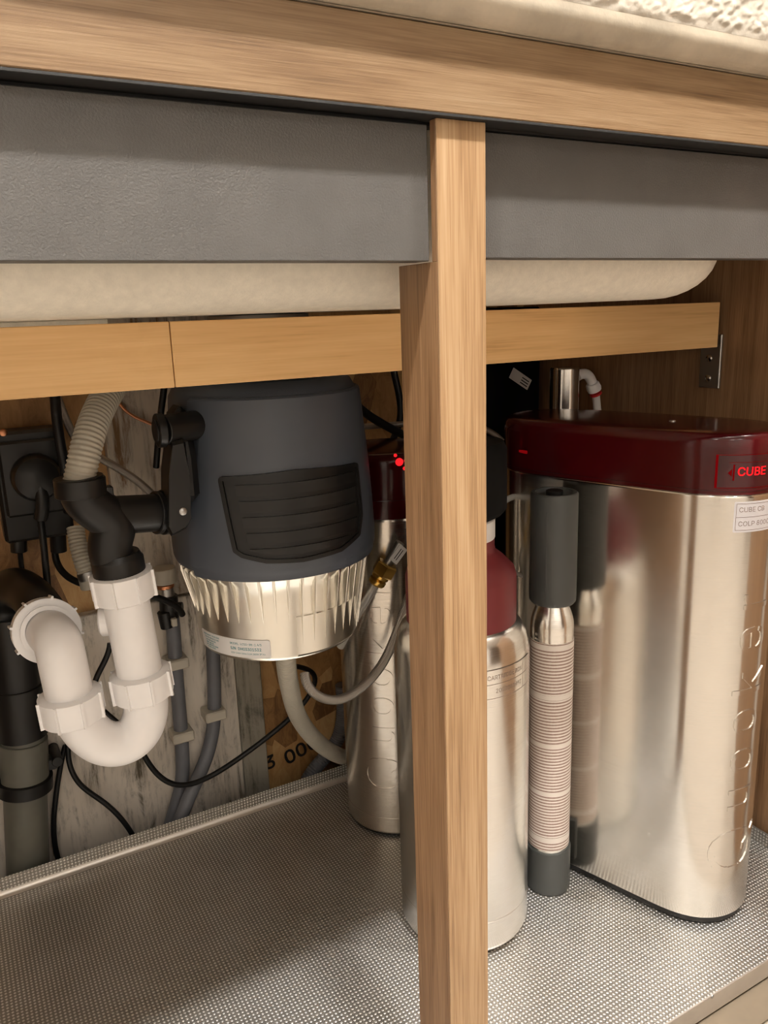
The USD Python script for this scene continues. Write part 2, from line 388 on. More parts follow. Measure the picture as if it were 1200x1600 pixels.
def text(s, h, depth=0.0002, bold=False, mid=False):
    m = meshkit.text_mesh(s, h, depth, bold)
    if mid: m.apply_translation((-(m.bounds[0][0]+m.bounds[1][0])/2, -h/2, 0))
    return m


def rrect(x0, x1, y0, y1, r):
    return sbox(x0+r, y0+r, x1-r, y1-r).buffer(r, quad_segs=5)


def screw(p, out, r=0.004):
    m = lathe([(r*0.55, -0.004), (r*0.55, 0), (r, 0.0002), (r, 0.0008), (r*0.75, 0.0018), (r*0.2, 0.0022)], p, out, 16)
    return m


# ================================================================== the room
# the kitchen round the cabinet
struct('floor', box(-3.2, 3.2, -3.0, 1.30, -0.20, -0.15, 0), 'floor_tile')
struct('ceiling', box(-3.2, 3.2, -3.0, 1.30, 2.30, 2.34, 0), 'ceiling_paint')
wb = struct('wall_back', box(-3.2, 3.2, 1.17, 1.27, -0.15, 2.30, 0), 'osb')
wf_ = struct('wall_front', box(-3.2, 3.2, -3.1, -3.0, -0.15, 2.30, 0), 'plaster')
for k in range(3):
    part('reflection_panel', wf_, box(1.25+0.61*k, 1.85+0.61*k, -2.999, -2.975, -0.15, 2.25, 0.002), 'walnut_dark')  # unseen panels added to give the steel tank a brown reflection
struct('wall_left', box(-3.2, -3.1, -3.0, 1.17, -0.15, 2.30, 0), 'plaster')
wr_ = struct('wall_right', box(3.1, 3.2, -3.0, 1.17, -0.15, 2.30, 0), 'plaster')
for k in range(6):
    part('reflection_panel', wr_, box(3.076, 3.0995, -2.96+0.66*k, -2.31+0.66*k, -0.15, 2.25, 0.002), 'walnut_dark')  # more panels added out of view, only for the tank reflection
# boards nailed on the back wall inside the cabinet
for x0, x1, z0, z1, mt in ((-0.30, 0.015, -0.15, 0.33, 'whitewash'), (0.018, 0.355, -0.15, 0.338, 'whitewash'), (0.20, 0.30, 0.342, 0.75, 'whitewash_worn'), (0.302, 0.42, 0.342, 0.75, 'whitewash')):
    part('whitewashed_board', wb, box(x0, x1, 1.150, 1.1695, z0, z1, 0.0015), mt)
part('board_strip', wb, box(0.357, 0.400, 1.156, 1.1695, -0.15, 0.338, 0.0015), 'strip_green', label='narrow grey-green strip beside the whitewashed board')
part('marker_writing', wb, place(text('3', 0.024, 0.0004, True), at(414, 1204, 1.1693), (1, 0, 0.1), (0, 0, 1)), 'marker', False, 'black marker writing')
part('marker_writing', wb, place(text('000', 0.025, 0.0004, True), at(447, 1196, 1.1693), (1, 0, 0.28), (-0.1, 0, 1)), 'marker', False)

# ================================================================== cabinet carcass
cs = thing('cabinet_side_panel', 'dark walnut cabinet side panel on the far right behind the steel tank', 'cabinet panel', (0.94, 0.83, -0.15))
part('side_board', cs, box(0.930, 0.949, 0.488, 1.148, -0.15, 0.909, 0.0008), 'walnut_side')
cs2 = single('cabinet_side_panel', box(-0.50, -0.481, 0.488, 1.148, -0.15, 0.909, 0.0008), 'walnut_side', 'walnut cabinet side panel closing the cupboard beyond the left edge', 'cabinet panel')
fl = thing('bottom_shelf', 'beige cabinet base board under the front lip of the aluminium tray', 'cabinet panel', (0.2, 0.43, -0.046))
notch = sbox(0.3010, 0.4590, 0.3405, 0.5115)
part('base_board', fl, extrude(sbox(-0.480, 0.4335, 0.929, 1.055).difference(notch), 0.018, -0.046), 'beige_board', 20)
part('front_edge', fl, box(-0.480, 0.929, 0.4275, 0.4335, -0.046, -0.0285, 0.002), 'stone_smooth')
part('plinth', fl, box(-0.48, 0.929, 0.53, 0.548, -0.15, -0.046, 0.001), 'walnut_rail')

dm = box(0.0, 0.595, -0.010, 0.010, -0.12, 0.855, 0.001); dm.apply_transform(trimesh.transformations.rotation_matrix(math.radians(-86), (0, 0, 1))); dm.apply_translation((0.970, 0.440, 0))
dr_ = part('door', cs, dm, 'walnut_side', label='cabinet door swung wide open, mirrored in the steel tank')
for z in (0.05, 0.70):
    part('hinge', dr_, box(0.951, 0.957, 0.452, 0.486, z, z+0.04, 0.001), 'zinc')

# worktop: thick stone, chiselled front face above a smooth rounded arris
wt = thing('worktop', 'thick cream stone worktop with a chiselled front face above a rounded edge', 'countertop', (0.3, 0.8, 0.912))
prof = [(1.12, 0.912), (0.4525, 0.912)] + [(0.4575-0.017*math.sin(a), 0.929-0.017*math.cos(a)) for a in np.linspace(0.15, PI/2*0.96, 8)] + [(0.4410, 0.936), (0.4415, 0.985), (1.12, 0.985)]
XS = np.linspace(-0.9, 1.7, 2)
body = loft([np.array([(x, p[0], p[1]) for p in prof]) for x in XS])
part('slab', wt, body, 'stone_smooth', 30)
gx, gz = np.meshgrid(np.linspace(-0.30, 1.45, 900), np.linspace(0.932, 0.984, 44), indexing='ij')
P = np.stack([gx, np.zeros_like(gx), gz], -1)
nz = meshkit.fbm(P*np.array([130, 1, 150]), 4, 3); nz2 = meshkit.noise(P*np.array([300, 1, 330]), 9)
edge = np.clip((gz-0.932)/0.006, 0, 1)
gy = 0.4407 - edge*(0.0004 + 0.0045*np.clip(nz-0.42, 0, 1) + 0.0008*nz2)
gy = np.where(gz > 0.9835, 0.4415, gy)
V = np.stack([gx, gy, gz], -1).reshape(-1, 3); nxn, nzn = gx.shape
idx = np.arange(nxn*nzn).reshape(nxn, nzn)
A, B, C_, D = idx[:-1, :-1].ravel(), idx[1:, :-1].ravel(), idx[1:, 1:].ravel(), idx[:-1, 1:].ravel()
part('chiselled_face', wt, trimesh.Trimesh(V, np.vstack([np.stack([A, B, C_], 1), np.stack([A, C_, D], 1)]), process=False), 'stone_rough', True)

# top rail and drawer fronts
rl = thing('top_rail', 'walnut top rail running under the stone worktop', 'cabinet rail', (0.3, 0.46, 0.861))
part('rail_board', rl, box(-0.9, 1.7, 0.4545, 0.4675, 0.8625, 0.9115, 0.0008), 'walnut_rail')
part('black_edge', rl, box(-0.9, 1.7, 0.4548, 0.4735, 0.8607, 0.8625, 0.0003), 'black_trim', label='black lower edge strip of the rail')
part('recess_strip', rl, box(-0.9, 1.7, 0.4745, 0.486, 0.8590, 0.9115, 0.0005), 'black_trim', label='black strip in the gap below the rail')
pl = thing('drawer_front', 'wide charcoal laminate panel left of the wooden post', 'drawer front', (-0.1, 0.478, 0.775))
part('panel_board', pl, box(-0.9, 0.300, 0.468, 0.486, 0.7745, 0.858, 0.0006), 'charcoal_laminate')
pr = thing('drawer_front', 'charcoal laminate panel right of the wooden post', 'drawer front', (0.8, 0.482, 0.776))
part('panel_board', pr, box(0.341, 1.7, 0.472, 0.490, 0.7768, 0.858, 0.0006), 'charcoal_laminate')

# the post
ps = thing('cabinet_post', 'upright light walnut post standing in front of the cabinet opening', 'post', (0.32, 0.48, -0.15))
part('post_body', ps, box(0.3015, 0.3400, 0.4612, 0.5110, -0.15, 0.7740, 0.0004), 'walnut_side')  # same wood as the front; side shade put into the darker walnut
part('post_body', ps, box(0.3015, 0.3400, 0.4612, 0.4675, 0.7740, 0.8605, 0.0004), 'walnut_side')
part('front_facing', ps, box(0.3015, 0.3400, 0.4596, 0.4612, -0.15, 0.8605, 0.0004), 'walnut_post_lit', label='front of the post with its lit side painted lighter')  # lit front of the same wood, made lighter by its colour

# ================================================================== sink
sk = thing('sink', 'cream composite sink bowl hanging behind the charcoal panels', 'sink', (0.1, 0.75, 0.748))
x0, x1, y0, y1, zb, zt_, R = -0.42, 0.704, 0.540, 0.975, 0.7465, 0.9105, 0.042
rings = []
for a in np.linspace(0, PI/2, 9):
    ins = R*(1-math.sin(a)); z = zb+R*(1-math.cos(a))
    rings.append((ins, z))
rings = [(0.10, zb-0.0005), (0.06, zb)] + rings + [(0, zt_)]


def bowl_ring(ins, z, off=0.0):
    p = rrect(x0+ins, x1-ins, y0+ins, y1-ins, 0.045).exterior
    L = p.length
    q = np.array([p.interpolate(t*L).coords[0] for t in np.linspace(0, 1, 160, endpoint=False)])
    return np.column_stack([q, np.full(len(q), z)])


outer = [bowl_ring(i, z) for i, z in rings]
inner = [bowl_ring(i+0.010, z+0.010) for i, z in reversed(rings[:-1])]
part('bowl', sk, loft(outer + [bowl_ring(0.010, zt_)] + inner), 'granite_cream', 50)
part('drain_flange', sk, lathe([(0.055, 0), (0.057, 0.002), (0.057, 0.006), (0.05, 0.008)], (0.335, 0.885, 0.739), (0, 0, 1), 40), 'zinc', label='metal drain flange under the bowl')
part('underside_rib', sk, box(-0.40, 0.165, 0.86, 0.885, 0.7395, 0.7462, 0.001), 'granite_cream')

# ================================================================== pine batten
pb = thing('pine_batten', 'pale pine batten crossing the cabinet below the sink', 'batten', (0.3, 0.74, 0.682))
xs = at(270, 560, 0.727)[0]
part('batten_board', pb, box(-0.480, xs-0.0004, 0.727, 0.747, 0.6835, 0.7415, 0.0007), 'pine')
part('batten_board', pb, box(xs+0.0004, 0.9165, 0.727, 0.747, 0.6835, 0.7415, 0.0007), 'pine')
br = thing('angle_bracket', 'grey metal angle bracket screwed to the side panel under the batten end', 'bracket', (0.928, 0.76, 0.64))
part('bracket_plate', br, cat(box(0.926, 0.9295, 0.730, 0.762, 0.628, 0.700, 0.001), box(0.9255, 0.9295, 0.7285, 0.7315, 0.628, 0.700, 0.001)), 'zinc')
for z in (0.641, 0.668):
    part('screw', br, screw((0.9262, 0.747, z), (-1, 0, 0), 0.005), 'steel')

# ================================================================== aluminium tray
ty = thing('cabinet_tray', 'dimpled aluminium tray covering the cabinet floor', 'tray', (0.2, 0.77, -0.024))
part('tray_floor', ty, extrude(sbox(-0.478, 0.4702, 0.922, 1.0650).difference(notch), 0.0022, -0.0022), 'tray', 20)
for lx0, lx1 in ((-0.478, 0.3010), (0.3405, 0.922)):
    part('front_lip', ty, box(lx0, lx1, 0.4680, 0.4702, -0.0245, 0.0004, 0.0005), 'tray_plain', label='plain folded front lip')
bl = part('back_lip', ty, box(-0.478, 0.922, 1.0650, 1.0672, -0.0022, 0.0260, 0.0004), 'tray_back')
part('side_lip', ty, box(0.9220, 0.9242, 0.4702, 1.0672, -0.0022, 0.0200, 0.0004), 'tray_side')
th = np.linspace(0, PI/2, 6)
cv = [(1.0650-0.007+0.007*math.sin(a), 0.007-0.007*math.cos(a)) for a in th]
strip = loft([np.array([(x, p[0], p[1]+0.0002) for p in cv] + [(x, 1.0649, 0.0002)]) for x in (-0.478, 0.921)])
part('fold', ty, strip, 'tray_plain', 60)
part('rivet', ty, lathe([(0.0022, 0), (0.002, 0.0006), (0.001, 0.001)], (at(1113, 1557, 0.468)[0], 0.4680, at(1113, 1557, 0.468)[2]), (0, -1, 0), 14), 'zinc')

# ================================================================== waste disposer
DC = (0.335, 0.885)
dz0, dz1, dz2 = 0.362, 0.4712, 0.678
wd = thing('waste_disposer', 'slate grey waste disposal unit with a finned aluminium base hanging under the sink', 'waste disposer', (DC[0], DC[1], dz0))


def dR(z):
    return float(np.interp(z, [0.4712, 0.478, 0.49, 0.530, 0.575, 0.615, 0.640, 0.660, 0.672, 0.678], [0.1165, 0.1188, 0.1192, 0.1178, 0.1150, 0.1115, 0.1095, 0.1075, 0.101, 0.092]))


zz = [0.4712, 0.474, 0.478, 0.49, 0.51, 0.53, 0.55, 0.575, 0.595, 0.615, 0.628, 0.640, 0.652, 0.660, 0.667, 0.672, 0.676, 0.678]
part('housing', wd, lathe([(dR(z), z) for z in zz], (DC[0], DC[1], 0), n=96), 'slate_plastic', 60)
# flatter front cheek whose straight left edge shows
cheek = Polygon([(-0.108, 0.0), (0.175, 0.0), (0.175, 0.196), (-0.104, 0.196), (-0.108, 0.175), (-0.089, 0.152), (-0.091, 0.138), (-0.110, 0.105), (-0.111, 0.06)]).buffer(-0.003).buffer(0.003)
for q, (ins, t0) in enumerate(((0.0, 0.0045), (0.0012, 0.0055))):
    part('front_cheek', wd, wrap(extrude(cheek.buffer(-ins), t0), DC, lambda z: dR(z)-0.0016, math.radians(-103), 0.4665, 0.006), 'slate_plastic', 30)
part('neck', wd, lathe([(0.080, 0.676), (0.080, 0.690), (0.070, 0.692), (0.070, 0.712), (0.082, 0.714), (0.082, 0.724), (0.060, 0.726), (0.056, 0.7385)], (DC[0], DC[1], 0), n=64), 'black_plastic')
PH = math.radians(-97); RV = 0.119


def arc(phi_deg): return (math.radians(phi_deg)-PH)*RV


vp = [(arc(-137), 0.582), (arc(-97), 0.5865), (arc(-56), 0.5815), (arc(-56), 0.522), (arc(-60), 0.500), (arc(-75), 0.489), (arc(-97), 0.4865), (arc(-115), 0.489), (arc(-127), 0.496), (arc(-131), 0.502)]
vpoly = Polygon([(x, z-0.48) for x, z in vp]).buffer(-0.004).buffer(0.004)
ring = vpoly.difference(vpoly.buffer(-0.0045))
Rv = lambda z: dR(z)+0.0036
part('vent_frame', wd, wrap(extrude(ring, 0.0034), DC, Rv, PH, 0.48, 0.005), 'black_plastic', 30, 'raised black rim round the vent')
vent = part('vent_panel', wd, wrap(extrude(vpoly.buffer(-0.004), 0.0014), DC, Rv, PH, 0.48, 0.006), 'black_plastic', 30, 'black vent panel')
for k in range(5):
    zc = 0.1 - 0.0065 - 0.0172*k
    w = sbox(arc(-128+1.2*k), zc-0.0125, arc(-60), zc).intersection(vpoly.buffer(-0.009))
    if w.area < 1e-5: continue
    m = extrude(w, 0.0022, 0.0008)
    v = np.array(m.vertices); top = v[:, 2] > 0.002; v[top, 2] += (v[top, 1]-zc)/0.0125*0.0016; m.vertices = v
    part('slat', vent, wrap(m, DC, Rv, PH, 0.48, 0.006), 'black_plastic', 30)
# finned can
part('can', wd, lathe([(0.0905, dz0), (0.0945, dz0+0.0015), (0.0975, dz0+0.007), (0.1030, 0.440), (0.1060, 0.455), (0.1120, 0.4625), (0.1128, 0.4712)], (DC[0], DC[1], 0), n=96), 'aluminium_cast', 40)
for k in range(44):
    phi = math.radians(-180 + 360/44*k + 2)
    d = math.degrees(phi) % 360 - 360
    if -100 < d < -10: zlow = 0.370
    else: zlow = 0.410
    n_, t_ = np.array([math.cos(phi), math.sin(phi), 0]), np.array([-math.sin(phi), math.cos(phi), 0])
    c0 = np.array([DC[0], DC[1], 0])
    rl_ = lambda z: float(np.interp(z, [dz0, dz0+0.007, 0.44, 0.455], [0.0905, 0.0975, 0.1030, 0.1060]))
    pts = []
    for s in (-1, 1):
        pts += [c0+n_*(rl_(zlow)-0.002)+t_*s*0.0004+[0, 0, zlow], c0+n_*(rl_(zlow)+0.0006)+t_*s*0.0003+[0, 0, zlow+0.001],
                c0+n_*0.1135+t_*s*0.0011+[0, 0, 0.4600], c0+n_*0.1135+t_*s*0.0016+[0, 0, 0.4655], c0+n_*0.100+t_*s*0.0026+[0, 0, 0.4660], c0+n_*0.098+t_*s*0.0016+[0, 0, 0.44]]
    part('fin', wd, trimesh.convex.convex_hull(np.array(pts)), 'aluminium_cast', 20)
# step block on the right half and rating label on the left
blk = extrude(sbox(0, 0.0, 0.090, 0.050), 0.0016)
part('can_band', wd, wrap(blk, DC, lambda z: rl_(z), math.radians(-100), 0.366, 0.006), 'aluminium_cast', 30)
lab = extrude(rrect(0, 0.100, 0, 0.0235, 0.003), 0.0005)
PHL, ZL = math.radians(-176), 0.3675
lb = part('rating_label', wd, wrap(lab, DC, lambda z: rl_(z)+0.0004, PHL, ZL, 0.005), 'label_white', 30, 'white rating sticker with teal print')
pm = []
for s, h, x, y in (('MODEL  LC50-SR-1 A/S', 0.0026, 0.052, 0.0165), ('S/N  DH03301532', 0.0034, 0.052, 0.0100), ('220-240V 50Hz 3.0A 380W IP X4', 0.0020, 0.052, 0.0050),
                   ('FOOD WASTE DISPOSER', 0.0020, 0.006, 0.0185), ('FOR HOUSEHOLD USE', 0.0020, 0.008, 0.0152), ('IN CONTINUOUS', 0.0018, 0.010, 0.0120), ('MADE IN USA', 0.0018, 0.010, 0.0090), ('SEE INSTRUCTIONS', 0.0018, 0.010, 0.0062), ('CE IEC 60335', 0.0018, 0.012, 0.0035)):
    t = text(s, h, 0.00012, h > 0.003); t.apply_scale((0.92, 1, 1)); t.apply_translation((x, y, 0.0005)); pm.append(t)
pm = cat(*pm); k = pm.bounds
part('printed_text', lb, wrap(pm, DC, lambda z: rl_(z)+0.0004, PHL, ZL, None), 'ink_teal', False)
# outlet side
OY = 0.835
o1 = at(258, 800, OY); o2 = at(288, 800, OY)
fpx = [(268, 690), (286, 686), (296, 740), (299, 812), (290, 826), (268, 838), (262, 826), (262, 740)]
fpts = np.array([at(u, v, 0.806) for u, v in fpx] + [at(u, v, 0.812)*[1, 1, 1]+np.array([s_, 0.035, 0]) for (u, v), s_ in zip(fpx, (0.002,)*8)])
fin_ = fpts[:8].copy(); cen_ = fin_.mean(0); fin_ = cen_+(fin_-cen_)*0.93; fin_[:, 1] = 0.803
fx = trimesh.convex.convex_hull(np.vstack([fpts, fin_]))
part('outlet_flange', wd, fx, 'black_plastic', 35, 'black outlet flange')
part('outlet_screw', wd, screw(at(286, 799, 0.8035), (0, -1, 0), 0.0042), 'zinc')
part('outlet_body', wd, trimesh.convex.convex_hull(np.vstack([box(0.212, 0.232, 0.815, 0.86, 0.555, 0.610, 0.008).vertices, box(0.215, 0.232, 0.83, 0.87, 0.610, 0.655, 0.008).vertices])), 'black_plastic', 35)
i1 = at(278, 670, 0.815)
part('dishwasher_inlet', wd, cat(cyl(i1+np.array([-0.016, 0, 0]), i1+np.array([0.03, 0.02, 0]), 0.0155), cyl(i1+np.array([-0.022, 0, 0]), i1+np.array([-0.014, 0, 0]), 0.0175), cyl(i1+np.array([-0.024, -0.0, 0]), i1+np.array([-0.02, 0, 0]), 0.012)), 'black_plastic', 35, 'ribbed black side inlet')

# ================================================================== black waste fitting between disposer and trap
TY = 0.822
A0, A1 = at(189, 905, TY), at(176, 833, TY)
wf = thing('waste_fitting', 'black plastic branch fitting joining disposer, grey hose and white trap', 'pipe fitting', A0)
j = at(176, 818, TY)
part('collar', wf, lathe([(0.0215, -0.012), (0.0262, -0.004), (0.0262, 0.022), (0.0245, 0.0245), (0.0225, 0.029)], A0, A1-A0, 40), 'black_plastic')
hx0, hx1 = at(168, 806, TY), at(262, 800, OY)
sph = trimesh.creation.icosphere(3, 0.0218); sph.apply_translation(j)
part('branch_body', wf, tube([A0+(A1-A0)*0.3, A1, j, at(150, 795, TY), at(131, 775, TY), at(126, 752, TY), at(125, 745, TY)], 0.0218, 60, 28), 'black_plastic')
part('side_branch', wf, cat(cyl(hx0, hx1, 0.0198, 36), sph), 'black_plastic', 40)
dx = (hx1-hx0)/np.linalg.norm(hx1-hx0)
for q, rr in ((-0.012, 0.0228), (-0.004, 0.0240), (0.004, 0.0232)):
    part('flange_ring', wf, cyl(hx1+dx*(q-0.003), hx1+dx*(q+0.003), rr, 36), 'black_plastic')
hs = at(126, 752, TY)
part('hose_socket', wf, cyl(at(127, 775, TY), at(124, 746, TY), 0.0245, 36), 'black_plastic')
part('lock_tab', wf, box(hs[0]+0.021, hs[0]+0.029, TY-0.006, TY+0.006, hs[2]-0.020, hs[2]-0.008, 0.001), 'black_plastic')

# corrugated grey hose rising from the fitting
ch = thing('corrugated_hose', 'grey corrugated drain hose rising from the black fitting to the sink', 'hose', hs)
part('hose_tube', ch, corrugated([at(124, 752, TY), at(129, 725, TY), at(140, 680, TY+0.01), at(155, 640, TY+0.03), at(178, 600, TY+0.06), at(215, 560, TY+0.10)], 0.0155), 'hose_grey', 50)

# ================================================================== white trap
tp = thing('sink_trap', 'white plastic sink trap with four ribbed nuts under the black fitting', 'pipe trap', at(165, 1190, TY))
T1, T2 = at(192, 912, TY), at(222, 1068, TY)
ax = (T2-T1)/np.linalg.norm(T2-T1)
RP = 0.0235


def nut(p, d, r=0.0315, L=0.030, ribs=8, ph=0.3):
    d = np.asarray(d, float)/np.linalg.norm(d); u, w, _ = frame(d)
    m = lathe([(r-0.0035, -L/2), (r-0.001, -L/2+0.0015), (r, -L/2+0.004), (r, L/2-0.001), (r-0.002, L/2), (RP+0.001, L/2+0.001)], p, d, 56)
    rib = []
    for k in range(ribs):
        a = ph+2*PI*k/ribs; c, s = math.cos(a), math.sin(a); o = u*c+w*s; t = -u*s+w*c
        q = []
        for aa in (-L/2+0.001, L/2-0.0005):
            for tt in (-0.0015, 0.0015):
                for oo in (r-0.002, r+0.0024):
                    q.append(p+d*aa+t*tt*(1 if oo < r else 0.7)+o*oo)
        rib.append(trimesh.convex.convex_hull(np.array(q)))
    return m, rib


def add_nut(parent, *a, **k):
    m, ribs = nut(*a, **k)
    n = part('nut', parent, m, 'white_pvc', 35)
    for r in ribs: part('rib', n, r, 'white_pvc', 20)


part('inlet_pipe', tp, cat(cyl(T1, T2+ax*0.01, RP, 48)), 'white_pvc')
add_nut(tp, T1+ax*0.002, -ax)
add_nut(tp, T2, -ax, ph=0.1)
L1, L2 = at(112, 1103, TY), at(96, 1022, TY)
ub = [T2-ax*0.004, T2+ax*0.012, at(228, 1102, TY), at(221, 1135, TY), at(200, 1157, TY), at(172, 1162, TY), at(145, 1150, TY), at(126, 1128, TY), at(117, 1108, TY), at(110, 1090, TY)]
part('u_bend', tp, tube(ub, RP, 70, 40), 'white_pvc', 60)
aL = (L2-L1)/np.linalg.norm(L2-L1)
add_nut(tp, L1, -aL*-1, ph=0.2)
E1 = at(72, 984, TY+0.06)
part('outlet_elbow', tp, tube([L1, L1+aL*0.02, at(97, 1030, TY), at(92, 1008, TY+0.006), at(84, 994, TY+0.024), at(75, 986, TY+0.05), at(71, 983, TY+0.075)], RP, 60, 40), 'white_pvc', 60)
ed = at(71, 983, TY+0.08)-at(80, 990, TY+0.03); ed /= np.linalg.norm(ed)
add_nut(tp, E1, -ed, r=0.0345, ph=0.5)
part('seal_ring', tp, hollow([(0.0272, 0), (0.0272, 0.003)], RP-0.001, E1-ed*0.0185, -ed), 'white_pvc', label='white sealing ring at the mouth of the outlet nut')
cp = at(166, 968, TY+0.022)
part('access_cap', tp, lathe([(0.013, -0.012), (0.0175, -0.010), (0.0175, 0.004), (0.015, 0.006)], cp, (-0.9, 0.35, 0), 36), 'white_pvc')

# ================================================================== waste pipe on the wall
wpx = at(35, 1000, 1.085)
wp = thing('waste_pipe', 'black and grey upright waste pipe clamped to the wall left of the trap', 'pipe', at(45, 1340, 1.085))
PY = 1.116
pA, pB, pC, pD = at(28, 925, PY), at(36, 1148, PY), at(39, 1215, PY), at(46, 1400, PY)
part('black_pipe', wp, tube([at(75, 968, 1.0), at(60, 945, 1.02), at(40, 925, 1.06), at(22, 918, 1.085), at(8, 940, PY), at(10, 985, PY), at(14, 1020, PY)], 0.0255, 50, 30), 'black_plastic', 50, 'black elbow from the trap into the upright pipe')
part('black_pipe', wp, cyl(at(14, 960, PY), pB, 0.0305, 36), 'black_plastic')
part('black_socket', wp, cyl(at(27, 1070, PY), pB, 0.0325, 36), 'black_plastic')
part('grey_pipe', wp, cyl(pB, pD, 0.0285, 36), 'soil_pipe', label='grey-green lower length of the pipe')
part('grey_socket', wp, cyl(pB-(pB-pC)*0.1, pC, 0.0315, 36), 'soil_pipe')
cd = (pC-pB)/np.linalg.norm(pC-pB)
cl = part('clamp', wp, hollow([(0.0325, 0), (0.036, 0.001), (0.036, 0.019), (0.0325, 0.02)], 0.0286, pC-cd*0.002, cd), 'black_rubber', label='black pipe clamp')
for s in (-1, 1):
    e = pC+np.array([s*0.043, 0.0, 0.016])
    part('clamp_ear', cl, cat(cyl(e-np.array([0, 0.012, 0]), e+np.array([0, 0.05, 0]), 0.0075, 20), box(*(sorted((e[0], pC[0]+s*0.03))), e[1]-0.008, e[1]+0.008, e[2]-0.012, e[2]+0.004, 0.001)), 'black_rubber')

# ================================================================== socket box and cables
SB = at(50, 760, 1.14)
sb_ = thing('power_socket', 'black power socket box on the back wall with three plugged cables', 'power socket', (SB[0], 1.149, SB[2]-0.08))
sx0, sx1 = at(-6, 760, 1.13)[0], at(104, 760, 1.13)[0]; sz0, sz1 = at(50, 838, 1.13)[2], at(50, 668, 1.13)[2]
part('socket_box', sb_, box(sx0, sx1, 1.105, 1.149, sz0, sz1, 0.004), 'black_plastic')
part('socket_lid', sb_, box(sx0+0.006, sx1-0.006, 1.098, 1.105, sz0+0.035, sz1-0.012, 0.003), 'black_plastic')
pgc = at(56, 745, 1.095)
part('plug', sb_, cat(lathe([(0.030, 0), (0.030, 0.012), (0.026, 0.020), (0.014, 0.026)], pgc+np.array([0, 0.003, 0]), (0, -1, 0), 32), tube([pgc+np.array([0, -0.012, 0]), pgc+np.array([0.002, -0.016, -0.03]), at(63, 810, 1.085)], 0.0085, 20, 14)), 'black_plastic', label='round black plug')
for u in (28, 90):
    part('cable_gland', sb_, cyl(at(u, 832, 1.128), at(u+2, 862, 1.128), 0.0105, 20), 'black_plastic')
part('cover_screw', sb_, screw(at(5, 676, 1.097), (0, -1, 0), 0.0048), 'copper')


def cable(name, label, pts, r=0.0038, mat='black_rubber', cat_='cable', n=70):
    p = [at(*q) for q in pts]
    t = thing(name, label, cat_, p[-1]); part('sheath', t, tube(p, r, n, 12), mat, 60); return t


cable('power_cable', 'short thin black cable dropping from the left gland of the socket box', [(31, 858, 1.128), (33, 880, 1.13), (37, 905, 1.135), (44, 940, 1.14)], 0.0034)
cable('power_cable', 'black cable hanging straight down from the plug to behind the white nut', [(62, 800, 1.085), (67, 840, 1.075), (72, 890, 1.07), (77, 945, 1.075), (80, 1000, 1.10)], 0.0044)
cable('power_cable', 'thick black cable curving from the right gland behind the white trap', [(86, 860, 1.128), (92, 885, 1.12), (112, 905, 1.10), (140, 914, 1.08), (175, 916, 1.06), (215, 925, 1.05), (262, 940, 1.06), (285, 960, 1.08)], 0.0046)
cable('power_cable', 'black cable looping below the trap and up toward the finned base', [(172, 1005, 1.09), (160, 1040, 1.09), (148, 1068, 1.09), (150, 1095, 1.085), (178, 1125, 1.08), (212, 1160, 1.08), (240, 1203, 1.08), (275, 1226, 1.08), (320, 1217, 1.085), (380, 1180, 1.09), (430, 1142, 1.09), (475, 1098, 1.09), (492, 1065, 1.09), (480, 1046, 1.07), (455, 1030, 0.98)], 0.0040, n=120)
cable('power_cable', 'black cable falling from the trap elbow into the tray gap at the left', [(102, 1165, 1.138), (95, 1195, 1.138), (88, 1240, 1.138), (84, 1290, 1.138), (92, 1345, 1.138)], 0.0038)
cable('power_cable', 'black cable sweeping from the trap elbow to the right behind the tray lip', [(50, 1020, 1.14), (70, 1050, 1.135), (95, 1090, 1.13), (106, 1150, 1.13), (108, 1190, 1.125), (125, 1225, 1.12), (160, 1252, 1.115), (190, 1280, 1.11), (215, 1320, 1.11)], 0.0038)
cable('power_cable', 'thick black cable dropping past the right side of the socket box', [(82, 560, 1.09), (86, 620, 1.085), (92, 680, 1.075), (103, 740, 1.075), (107, 800, 1.09)], 0.0065)
cable('power_cable', 'black cable hanging from the sink beside the disposer inlet', [(258, 560, 0.94), (257, 600, 0.94), (252, 640, 0.95), (247, 690, 0.98), (244, 730, 1.0)], 0.0040)
cable('power_cable', 'black cable slanting down behind the right shoulder of the disposer', [(530, 590, 1.02), (548, 622, 1.02), (575, 648, 1.04), (608, 668, 1.06), (650, 690, 1.08)], 0.0065)
cable('power_cable', 'black cable hanging between disposer and post above the red lid', [(612, 560, 1.10), (622, 610, 1.10), (625, 655, 1.10), (613, 690, 1.10), (606, 720, 1.10)], 0.0055)

